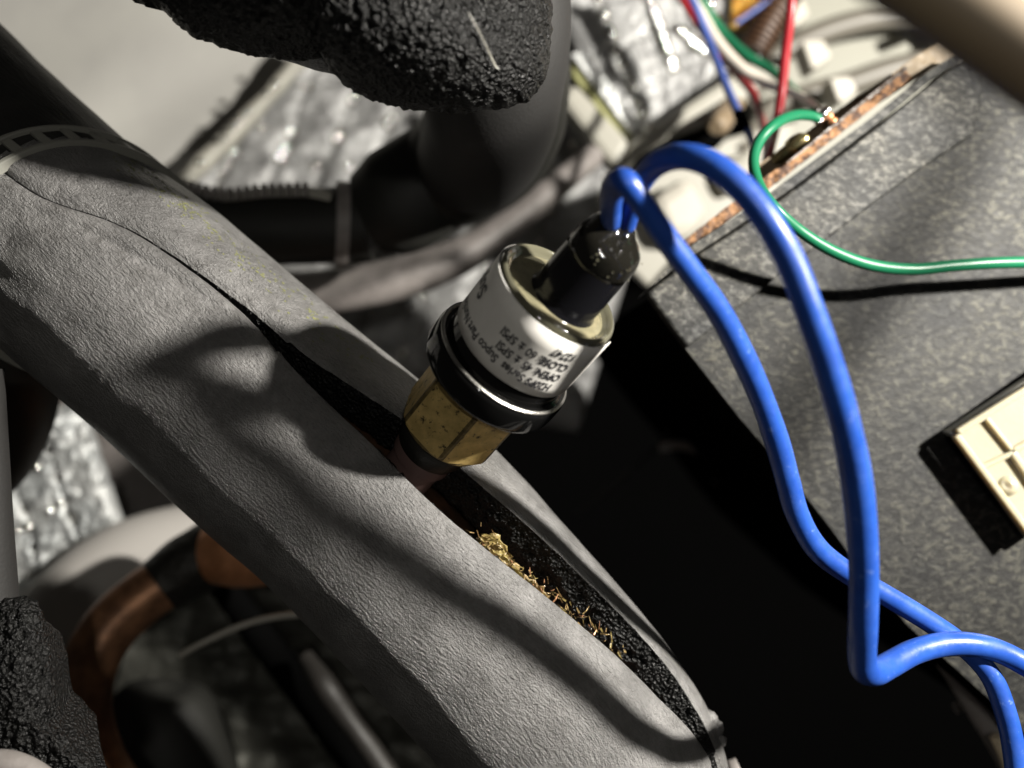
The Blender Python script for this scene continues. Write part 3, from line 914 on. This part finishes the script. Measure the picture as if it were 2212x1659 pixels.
# ================================================================== THE PRESSURE SWITCH
A = Vector((.552, .635, .54)).normalized()
TOP = Vector(((558.8 - 512) * 13.0 * C, (384 - 293.4) * 13.0 * C, CAMZ - 13.0))
f = (Vector((0, 0, 1)) - A * A.z).normalized()
g = A.cross(f)
A, f, g = A * .94, f * .94, g * .94          # the body is drawn in its own slightly larger unit
BASE = TOP - A * 3.5
sw = empty('pressure_switch', BASE, 'screw-on pressure switch with white label, black collar and brass hex nut', 'pressure switch')
def cyl(name, prof, mat, parent=sw, seg=96, origin=BASE, sharp=35):
    V, F = lathe(origin, A, f, g, prof, seg)
    return mk(name, V, F, mat, parent, sharp=sharp)
# tee fitting below
tee = empty('tee_fitting', BASE, 'short pinkish copper stem under the brass nut in the slit', 'fitting')
cyl('stem', [(-1.2, .42), (-.3, .44), (-.28, .5), (.0, .52), (.1, .50), (.12, .3)], M['pink'], tee)
cyl('dark_collar', [(-.12, .40), (-.05, .54), (.12, .60), (.30, .63), (.43, .60), (.44, .3)], M['collar'], sw)
# brass hex nut
HR = .83
nseg = 6
HA0 = math.radians(19.5)
V = []; F = []
HANG = []
for q_ in range(6):
    for off in (0, 3.2, 12, 21, 30, 39, 48, 56.8): HANG.append(math.radians(60 * q_ + off))
def hexring(h, r, chamf=0):
    out = []
    for a0_ in HANG:
        k = a0_ % (math.pi / 3 - 1e-9) - math.pi / 6
        rh = r * math.cos(math.pi / 6) / math.cos(k)
        rr = min(rh, r * (1 - chamf)); a = a0_ + HA0
        out.append(BASE + A * h + (f * math.cos(a) + g * math.sin(a)) * rr)
    return out
levels = [(.42, .13), (.47, .07), (.52, .03), (.57, .012), (1.62, .012), (1.68, .04), (1.74, .09)]
V = []; F = []; FM = []
for h, ch in levels: V += hexring(h, HR, ch)
for i in range(len(levels) - 1):
    for j in range(48):
        k = (j + 1) % 48
        F.append((i * 48 + j, i * 48 + k, (i + 1) * 48 + k, (i + 1) * 48 + j))
        FM.append(1 if (j % 8 in (0, 7) or i == 0) else 0)
F.append(tuple(range(48))[::-1]); F.append(tuple((len(levels) - 1) * 48 + j for j in range(48))); FM += [1, 1]
M['tarnish'] = material('tarnished_brass_edge', (.10, .075, .035), .45, .5, col2=(.30, .22, .09), nscale=7, ncontrast=(.4, .7), bump=.5, bscale=20)
hx = mk('hex_nut', V, F, None, sw, smooth=False, mats=[M['brass'], M['tarnish']], fm=FM)
# black flange
cyl('flange', [(1.66, .6), (1.665, 1.00), (1.69, 1.06), (1.74, 1.10), (1.80, 1.115), (2.06, 1.115), (2.12, 1.10), (2.15, 1.07), (2.16, 1.0)], M['gloss_black'])
cyl('lower_lip', [(1.625, .7), (1.63, .97), (1.655, 1.0), (1.675, .98), (1.68, .7)], M['gloss_black'])
cyl('crimp_edge', [(2.13, 1.075), (2.145, 1.092), (2.165, 1.092), (2.18, 1.075), (2.185, 1.05), (2.15, 1.03)], M['steel_edge'])
cyl('can', [(2.10, .90), (2.14, .975), (2.2, .965), (3.36, .965), (3.38, .95)], M['gloss_black'])
# label band (overlapping ends, covers the front of the can)
V = []; F = []
na = 150; a0, a1 = math.radians(-200), math.radians(88)
for h in (2.41, 2.415, 2.6, 2.9, 3.2, 3.475, 3.48):
    for j in range(na + 1):
        a = a0 + (a1 - a0) * j / na
        r = .982 + (.0 if 2.412 < h < 3.478 else -.012) + .003 * math.sin(a * 5 + h * 4)
        if j > na - 4: r += .006 * (j - na + 4) / 4
        V.append(BASE + A * h + (f * math.cos(a) + g * math.sin(a)) * r)
for i in range(6):
    for j in range(na):
        a_ = i * (na + 1) + j
        F.append((a_, a_ + 1, a_ + na + 2, a_ + na + 1))
lab = mk('label', V, F, M['label'], sw)
# rim and potting
cyl('rim', [(3.38, .93), (3.44, .955), (3.50, .95), (3.545, .925), (3.56, .895), (3.545, .865), (3.50, .835), (3.46, .80), (3.44, .77)], M['rim'])
V, F = lathe(BASE, A, f, g, [(3.40, .93), (3.455, .84), (3.450, .78), (3.462, .74), (3.47, .72), (3.468, .5), (3.47, .05)], 96)
mk('potting', V, F, M['potting'], sw)
# boot
BO = BASE + g * .10 - f * .02
cyl('boot', [(3.40, .56), (3.455, .545), (3.50, .515), (3.56, .505), (4.24, .50), (4.29, .492), (4.31, .47), (4.31, .2)], M['boot'], origin=BO)
# clear epoxy dome, lumpy
V = []; F = []; seg = 72; prof = [(h_ - .30, r_) for h_, r_ in [(4.54, .497), (4.64, .500), (4.76, .494), (4.86, .478), (4.94, .445), (5.00, .40), (5.04, .34), (5.08, .27), (5.12, .21), (5.17, .16), (5.18, .02)]]
for h, r in prof:
    for j in range(seg):
        a = 2 * math.pi * j / seg
        v = Vector((math.cos(a) * 1.2, math.sin(a) * 1.2, h * 2))
        k = max(0, (h - 4.26)) * 2
        lump = .085 * noise.noise(v * 1.5) * min(1, k)
        tilt = -.10 * math.cos(a - math.radians(40)) * min(1, k) * r * 2
        V.append(BO + A * (h + lump + tilt) + (f * math.cos(a) + g * math.sin(a)) * (r * (1 + .06 * noise.noise(v * 2) * min(1, k))))
for i in range(len(prof) - 1):
    for j in range(seg):
        k = (j + 1) % seg
        F.append((i * seg + j, i * seg + k, (i + 1) * seg + k, (i + 1) * seg + j))
F.append(tuple(range(seg))[::-1]); F.append(tuple((len(prof) - 1) * seg + j for j in range(seg)))
mk('epoxy_cap', V, F, M['epoxy'], sw)
# tiny bubbles on the rim and cap
parts = []
for k in range(26):
    a = random.uniform(-.4, 1.9)
    if k < 14: p = BASE + A * 3.50 + (f * math.cos(a) + g * math.sin(a)) * random.uniform(.80, .94)
    else: p = BO + A * random.uniform(4.27, 4.6) + (f * math.cos(a) + g * math.sin(a)) * .50
    r = random.uniform(.008, .018)
    V = []; F = []
    for i in range(7):
        aa = math.pi * i / 6
        for j in range(10):
            b = 2 * math.pi * j / 10
            V.append(p + Vector((math.sin(aa) * math.cos(b), math.sin(aa) * math.sin(b), math.cos(aa))) * r)
    for i in range(6):
        for j in range(10):
            F.append((i * 10 + j, (i + 1) * 10 + j, (i + 1) * 10 + (j + 1) % 10, i * 10 + (j + 1) % 10))
    parts.append((V, F))
V, F = merge(parts)
tag(mk('bubble', V, F, M['rim'], sw), 'tiny bubbles in the clear potting', kind='stuff')

# printed lines wrapped on the label
def wraptext(body, size, phi0, h0, r=.986, bold=.004, squeeze=1.0):
    cu = bpy.data.curves.new('text', 'FONT'); cu.body = body; cu.size = size; cu.offset = bold
    cu.resolution_u = 3
    ob = bpy.data.objects.new('text', cu); COL.objects.link(ob)
    dg = bpy.context.evaluated_depsgraph_get()
    me = bpy.data.meshes.new_from_object(ob.evaluated_get(dg))
    bpy.data.objects.remove(ob)
    V = []
    for v in me.vertices:
        x, y = v.co.x * squeeze, v.co.y
        ph = phi0 - x / r; h = h0 - y
        V.append(BASE + A * h + (f * math.cos(ph) + g * math.sin(ph)) * (r + .003))
    F = [tuple(p.vertices) for p in me.polygons]
    o = mk('printed_line', V, F, M['ink'], lab, smooth=False)
    return o
D = math.radians
wraptext('H20PS Series  Supco Part Number:', .192, D(51), 2.69, squeeze=.80, bold=.006)
wraptext('OPEN: 45 \u00b1 5PSI', .192, D(52), 2.895, squeeze=.80, bold=.006)
wraptext('CLOSE: 60 \u00b1 5PSI', .192, D(51), 3.10, squeeze=.80, bold=.006)
wraptext('12747', .192, D(50), 3.305, squeeze=.80, bold=.006)
wraptext('Supco', .33, D(-50), 3.16, squeeze=.95, bold=.010)

# ================================================================== BLUE WIRES
wires = [
    ('first', [(1334, 520, 12.7, 40), (1322, 488, 12.35, 44), (1320, 440, 11.8, 48), (1328, 400, 11.3, 52), (1348, 392, 11.05, 56), (1378, 425, 11.1, 54), (1425, 495, 11.3, 54), (1485, 578, 11.6, 54),
               (1550, 668, 12, 54), (1600, 760, 12.4, 54), (1645, 860, 12.8, 54), (1680, 960, 13.1, 53), (1702, 1040, 13.3, 52), (1722, 1110, 13.5, 51), (1765, 1185, 13.7, 50),
               (1835, 1240, 13.9, 48), (1920, 1290, 14.1, 46), (2010, 1345, 14.3, 45), (2080, 1395, 14.4, 45), (2140, 1460, 14.4, 45), (2172, 1540, 14.4, 46), (2190, 1620, 14.4, 46), (2200, 1720, 14.4, 46)],
     'thinner blue wire from the switch, looping lower and ending in the bottom right corner'),
    ('second', [(1344, 528, 12.7, 40), (1352, 485, 12.35, 44), (1374, 415, 11.9, 48), (1410, 360, 11.4, 54), (1465, 338, 11.0, 56), (1530, 352, 10.8, 60), (1600, 405, 10.7, 62), (1660, 480, 10.7, 63),
                (1710, 570, 10.8, 64), (1752, 680, 10.9, 65), (1790, 790, 11.1, 66), (1822, 900, 11.3, 66), (1846, 1010, 11.6, 66), (1860, 1120, 11.9, 65), (1866, 1240, 12.2, 64), (1864, 1350, 12.5, 63), (1862, 1415, 12.8, 62),
                (1868, 1446, 13.0, 60), (1890, 1452, 13.3, 58), (1920, 1437, 13.6, 56), (1975, 1408, 13.9, 54), (2040, 1392, 14.1, 53), (2110, 1394, 14.2, 52), (2170, 1412, 14.3, 51), (2240, 1450, 14.3, 50)],
     'thicker blue wire arching high above the switch and kinking sharply at lower right'),
]
for nm, pts, lb in wires:
    o = tube('blue_wire', pts, M['blue'], n=320, seg=28, wob=.05)
    tag(o, lb, 'wire', 'blue wires leaving the switch')

# ================================================================== GALVANISED BOX, TERMINAL STRIP
bx = empty('steel_box', P(1900, 800, 17), 'mottled galvanised steel control box face at right with a lapped strip', 'control box')
def dplate(x, y):                                      # the face leans a little
    x = min(x, 2400)
    return 17.0 + .0009 * (x - 1500) - .0006 * (y - 700)
faceB = [(1400, 640), (1430, 683), (1488, 762), (1600, 905), (1700, 1020), (1790, 1135), (1870, 1245), (1960, 1350), (2060, 1440), (2170, 1540), (2250, 1620), (2260, 1660), (2235, 1100), (2235, 235), (2150, 120), (2126, 95)]
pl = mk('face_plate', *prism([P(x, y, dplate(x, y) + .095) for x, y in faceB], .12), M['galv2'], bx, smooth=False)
fixnormals(pl)
fa = [(1398, 632), (1490, 560), (1640, 462), (1760, 375), (1900, 268), (2010, 178), (2080, 128), (2128, 140), (2120, 215), (2103, 291), (1972, 378), (1782, 520), (1673, 603), (1575, 683), (1486, 752)]
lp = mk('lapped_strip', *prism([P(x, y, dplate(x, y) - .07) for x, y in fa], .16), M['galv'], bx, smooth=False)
fixnormals(lp); add_bevel(lp, .05, 2)
sw_ = [(1404, 646), (1433, 690), (1492, 768), (1604, 911), (1704, 1026), (1794, 1141), (1874, 1251), (1964, 1356), (2064, 1446), (2174, 1546), (2300, 1664)]
V = []; F = []
for x, y in sw_:
    p = P(x, y, dplate(x, y) + .14); inn = Vector((.7, .6, 0)) * .12
    V += [p, p + inn, p + inn - Vector((0, 0, 16)), p - Vector((0, 0, 16))]
for i in range(len(sw_) - 1):
    for k in range(4):
        F.append((i * 4 + k, i * 4 + (k + 1) % 4, i * 4 + 4 + (k + 1) % 4, i * 4 + 4 + k))
F.append((0, 1, 2, 3)); F.append(tuple((len(sw_) - 1) * 4 + k for k in (3, 2, 1, 0)))
o = mk('side_wall', V, F, M['void'], bx, smooth=False); fixnormals(o)  # wall put in this deep to keep light off the gap behind
# rolled flange behind the strip's upper edge
fl2 = [(1390, 636), (1490, 556), (1640, 458), (1760, 371), (1900, 264), (2010, 174), (2082, 124), (2074, 112), (2000, 158), (1890, 248), (1750, 352), (1630, 440), (1482, 538)]
o = mk('top_flange', *prism([P(x, y, dplate(x, y) + .10) for x, y in fl2], .5), M['galv'], bx, smooth=False); fixnormals(o)

ts = empty('terminal_board', P(1700, 360, 17.5), 'brown fibre terminal board edge along the top of the steel box', 'terminal board')
def strip(name, a, b, w0, w1, d, th, mat, par, n=140, amp=.02):
    """long narrow rough-edged bar between two seen points."""
    pa, pb = P(*a, d), P(*b, d + .68)
    t = (pb - pa).normalized(); nrm = Vector((-t.y, t.x, 0)).normalized()
    V = []; F = []; m = 6
    for i in range(n + 1):
        u = i / n; c_ = pa.lerp(pb, u); hw = W2R(w0 + (w1 - w0) * u, d)
        for j in range(m + 1):
            v = j / m * 2 - 1
            p = c_ + nrm * hw * v
            p.z += amp * 2 * noise.noise(p * 9) + amp * noise.noise(p * 22)
            p += nrm * (amp * noise.noise(p * 14) if abs(v) == 1 else 0)
            V.append(p)
    k0 = len(V)
    for i in range(n + 1):
        for j in (0, m): V.append(V[i * (m + 1) + j] - Vector((0, 0, th)))
    for i in range(n):
        for j in range(m):
            a_ = i * (m + 1) + j; F.append((a_, a_ + 1, a_ + m + 2, a_ + m + 1))
        F.append((i * (m + 1), (i + 1) * (m + 1), k0 + (i + 1) * 2, k0 + i * 2))
        F.append((i * (m + 1) + m, k0 + i * 2 + 1, k0 + (i + 1) * 2 + 1, (i + 1) * (m + 1) + m))
        F.append((k0 + i * 2, k0 + i * 2 + 2, k0 + i * 2 + 3, k0 + i * 2 + 1))
    F.append(tuple(range(m + 1))[::-1] + (k0, k0 + 1)); F.append(tuple(n * (m + 1) + j for j in range(m + 1)) + (k0 + 2 * n + 1, k0 + 2 * n))
    o = mk(name, V, F, mat, par, sharp=50); fixnormals(o); return o
strip('board_edge', (1476, 536), (1962, 158), 24, 26, 17.25, .35, M['fibre'], ts)
strip('board_face', (1700, 352), (1958, 146), 3, 10, 17.2, .3, M['fibre_face'], ts, amp=.004)
strip('board_back', (1600, 400), (2060, 92), 30, 44, 17.8, .2, M['beige'], ts, amp=.01)
# screw and solder
sc = empty('brass_screw', P(1710, 320, 17.5), 'brass screw head catching the light beside the green wire', 'screw')
tube('shank', [(1672, 350, 18.0, 26), (1690, 336, 17.9, 30), (1712, 320, 17.8, 32)], M['brassbolt'], sc, n=30)
tube('head', [(1708, 322, 17.8, 40), (1722, 312, 17.7, 44), (1738, 300, 17.6, 34), (1742, 297, 17.6, 10)], M['brassbolt'], sc, n=30)
sd = empty('solder_joint', P(1775, 242, 17.2), 'shiny solder blobs where the small green wire ends', 'solder joint')
for (x, y, w_, m_) in ((1778, 246, 18, 'tin'), (1786, 238, 14, 'tin'), (1770, 262, 16, 'tin'), (1792, 252, 12, 'copper'), (1800, 262, 12, 'copper'), (1764, 240, 16, 'solder')):
    tube('blob', [(x - w_ * .5, y + w_ * .4, 17.75, w_ * .3), (x - w_ * .2, y + w_ * .15, 17.6, w_), (x + w_ * .2, y - w_ * .15, 17.6, w_), (x + w_ * .5, y - w_ * .4, 17.75, w_ * .3)], M[m_], sd, n=14, seg=12, wob=.3)

# small wires
def row(x, y, z, rr):                                # a world point as a wire row
    d = CAMZ - z
    return ((x / (d * C) + 512) / K, (384 - y / (d * C)) / K, d, 2 * rr / (K * C * d))
small = [
    ('green_wire', [(2420, 562, 17.3, 25), (2260, 566, 17.0, 26), (2150, 568, 16.8, 26), (2060, 574, 16.7, 26), (1970, 582, 16.6, 26), (1880, 572, 16.4, 26), (1800, 543, 16.2, 26), (1730, 500, 16.0, 25), (1675, 450, 15.8, 24), (1640, 400, 16, 24),
                    (1628, 350, 16.2, 24), (1640, 305, 16.4, 24), (1675, 268, 16.6, 24), (1715, 250, 17.2, 24), (1750, 250, 17.5, 22), (1770, 258, 17.6, 20)], 'green', 'green wire curling from the solder joint across the steel box to the right edge', 'wire'),
    ('red_wire', [(1712, -60, 20, 22), (1708, 20, 20, 22), (1696, 120, 20.3, 22), (1688, 200, 20.5, 22), (1676, 275, 20.5, 20), (1664, 330, 19.5, 18), (1655, 390, 19, 18)], 'red', 'dark red wire dropping straight down from the top edge', 'wire'),
    ('red_wire', [(1440, -60, 25, 22), (1490, 20, 25, 22), (1535, 90, 25, 22), (1590, 155, 25, 22), (1628, 205, 24, 20), (1645, 260, 23, 17), (1656, 320, 21, 17), (1650, 380, 20, 20)], 'red', 'pinkish red wire slanting beside the thin blue wire', 'wire'),
    ('blue_wire', [(1460, -60, 24, 16), (1500, 10, 24, 17), (1532, 90, 24, 18), (1562, 170, 23, 18), (1590, 235, 22, 20), (1606, 264, 21.5, 22), (1622, 300, 21, 16), (1630, 345, 20, 15), (1622, 400, 19, 15)], 'blue2', 'thin faded blue wire with a splice, left of the red wires', 'wire'),
    ('green_wire', [(1480, -60, 25, 22), (1520, 10, 25, 22), (1560, 70, 25, 22), (1610, 118, 24.5, 22), (1665, 152, 24, 20), (1710, 190, 23, 18), (1755, 235, 21, 14)], 'green', 'blurred green wire running behind the white one at the top', 'wire'),
    ('white_wire', [(1470, -60, 25, 22), (1510, 20, 25, 24), (1550, 90, 24.5, 24), (1600, 145, 24, 24), (1650, 178, 23.5, 22), (1700, 196, 22.5, 20), (1745, 215, 21, 15), (1775, 238, 19, 12)], 'white_pvc', 'off-white wire between the green and red wires at the top', 'wire'),
    ('blue_wire', [(1590, 50, 27, 10), (1640, 15, 27, 10), (1720, -40, 27, 10)], 'blue2', 'very thin blue wire in front of the gold tape', 'wire'),
    ('yellow_wire', [(1880, -40, 12, 18), (1905, -2, 12, 19), (1935, 12, 12, 18), (1985, 22, 12, 16), (2050, 30, 12, 16), row(8.5, 5.4, 20.0, .09), row(13.0, 7.0, 21.2, .15), row(15.4, 7.2, 21.3, .16), row(15.1, 6.1, 21.3, .17), row(14.4, 5.2, 21.4, .17), row(13.8, 4.3, 21.5, .17), row(13.1, 3.3, 21.6, .17)], 'amber_green', 'yellow wire poking from behind the blurred beige pipe, extended out of view for its shadow', 'wire'),  # out-of-view rows added to throw a shadow band on the steel box
]
for nm, pts, mt, lb, ct in small:
    tag(tube(nm, pts, M[mt], n=120, seg=16), lb, ct)
sp_ = tube('splice', [(1596, 246, 21.6, 24), (1604, 262, 21.4, 26), (1611, 276, 21.2, 22)], M['void'], bpy.data.objects['blue_wire.001'] if 'blue_wire.001' in bpy.data.objects else None, n=12)

# cream connector on the plate
cnn = empty('cream_connector', P(2150, 960, 16.3), 'glossy cream nylon connector at the right edge with moulded ridges', 'connector')
dc = 16.98
out = [(2040, 934), (2310, 772), (2420, 1020), (2300, 1232), (2232, 1196)]
body = [P(2062, 938, dc), P(2350, 752, dc), P(2480, 1010, dc), P(2232, 1170, dc)]
o = mk('housing', *prism(body, .33, direction=Vector((0, 0, -1))), M['wax'], cnn, smooth=False); fixnormals(o); add_bevel(o, .09, 4)
side = [P(2048, 934, dc + .10), P(2340, 742, dc + .10), P(2350, 756, dc + .10), P(2064, 944, dc + .10)]
o = mk('side_wall', *prism(side, .28, direction=Vector((0, 0, -1))), M['wax_edge'], cnn, smooth=False); fixnormals(o); add_bevel(o, .03, 2)
def rimbar(a_, b_, w_, hgt=.14, m='wax'):
    pa, pb = P(*a_, dc - hgt), P(*b_, dc - hgt)
    t_ = (pb - pa).normalized(); n_ = Vector((-t_.y, t_.x, 0)) * W2R(w_, dc)
    o = mk('moulded_rib', *prism([pa + n_, pb + n_, pb - n_, pa - n_], hgt + .03, direction=Vector((0, 0, -1))), M[m], cnn, smooth=False)
    fixnormals(o); add_bevel(o, .045, 3)
rimbar((2070, 936), (2345, 762), 16); rimbar((2068, 940), (2236, 1164), 16)
rimbar((2130, 900), (2190, 975), 12, .10); rimbar((2190, 975), (2330, 900), 14, .12); rimbar((2120, 1012), (2192, 978), 12, .09); rimbar((2190, 978), (2280, 1110), 16, .12)
tube('pip', [(2176, 1050, dc + .1, 46), (2177, 1048, dc - .04, 42), (2178, 1047, dc - .10, 26), (2178, 1047, dc - .11, 4)], M['wax'], cnn, n=14, seg=24)

# ================================================================== RIGHT EDGE, FOREGROUND AND LOW DEPTH
fp = tube('beige_pipe', [(1613, -318, 6.6, 195), (1793, -186, 6.6, 195), (1951, -71, 6.6, 195), (2263, 154, 6.6, 195), (2573, 378, 6.6, 195)], M['beige'], n=50, seg=48)
tag(fp, 'very blurred beige pipe crossing the top right corner close to the lens', 'pipe')
bh = empty('beige_housing', P(2120, 40, 14), 'light beige plastic housing behind the blurred pipe in the top right corner', 'housing')
barpoly('shell', [(1950, -160), (2400, -160), (2330, 60), (2240, 110), (2120, 110), (2060, 70)], 28.8, .3, M['beige_light'], bh, .05)
tube('moulded_hook', [(2080, 66, 28.4, 9), (2095, 56, 28.3, 10), (2110, 54, 28.3, 10), (2122, 66, 28.3, 9), (2130, 82, 28.4, 8)], M['peg'], bh, n=24, seg=10)
tube('moulded_edge', [(2010, 60, 28.4, 26), (2100, 20, 28.4, 26), (2180, -30, 28.4, 26)], M['beige'], bh, n=24, seg=10)

lo = tube('grey_conduit', [(1850, 1180, 19.5, 50), (1960, 1310, 19.5, 58), (2050, 1420, 19.3, 64), (2120, 1530, 19.2, 66), (2190, 1650, 19, 66), (2260, 1800, 19, 66)], M['greypipe'], n=60, seg=28)
tag(lo, 'dull grey conduit following the lower edge of the steel box', 'conduit')
stb = tube('metal_stub', [(2062, 1532, 20, 22), (2085, 1520, 20, 24), (2120, 1500, 20, 24)], M['greypipe'], n=20)
tag(stb, 'small grey metal stub under the blue wires at lower right', 'stub')
be = tube('beige_cable', [(2150, 1590, 18.5, 24), (2180, 1650, 18.5, 34), (2200, 1740, 18.5, 40)], M['beige_light'], n=20)
tag(be, 'beige cable end in the bottom right corner', 'cable')
hk = tube('pale_hook', [(1425, 968, 27, 20), (1460, 962, 27, 22), (1500, 968, 27, 22), (1535, 990, 27.4, 20), (1550, 1040, 28, 20)], M['greypipe'], n=30)
tag(hk, 'faint pale hooked cable in the dark gap between tube and steel box', 'cable')
rod = tube('thin_rod', [(1500, 880, 30, 10), (1380, 1000, 30, 10), (1240, 1120, 30, 10)], M['skin'], n=20)
tag(rod, 'faint thin rod in the dark gap right of the brass nut', 'rod')
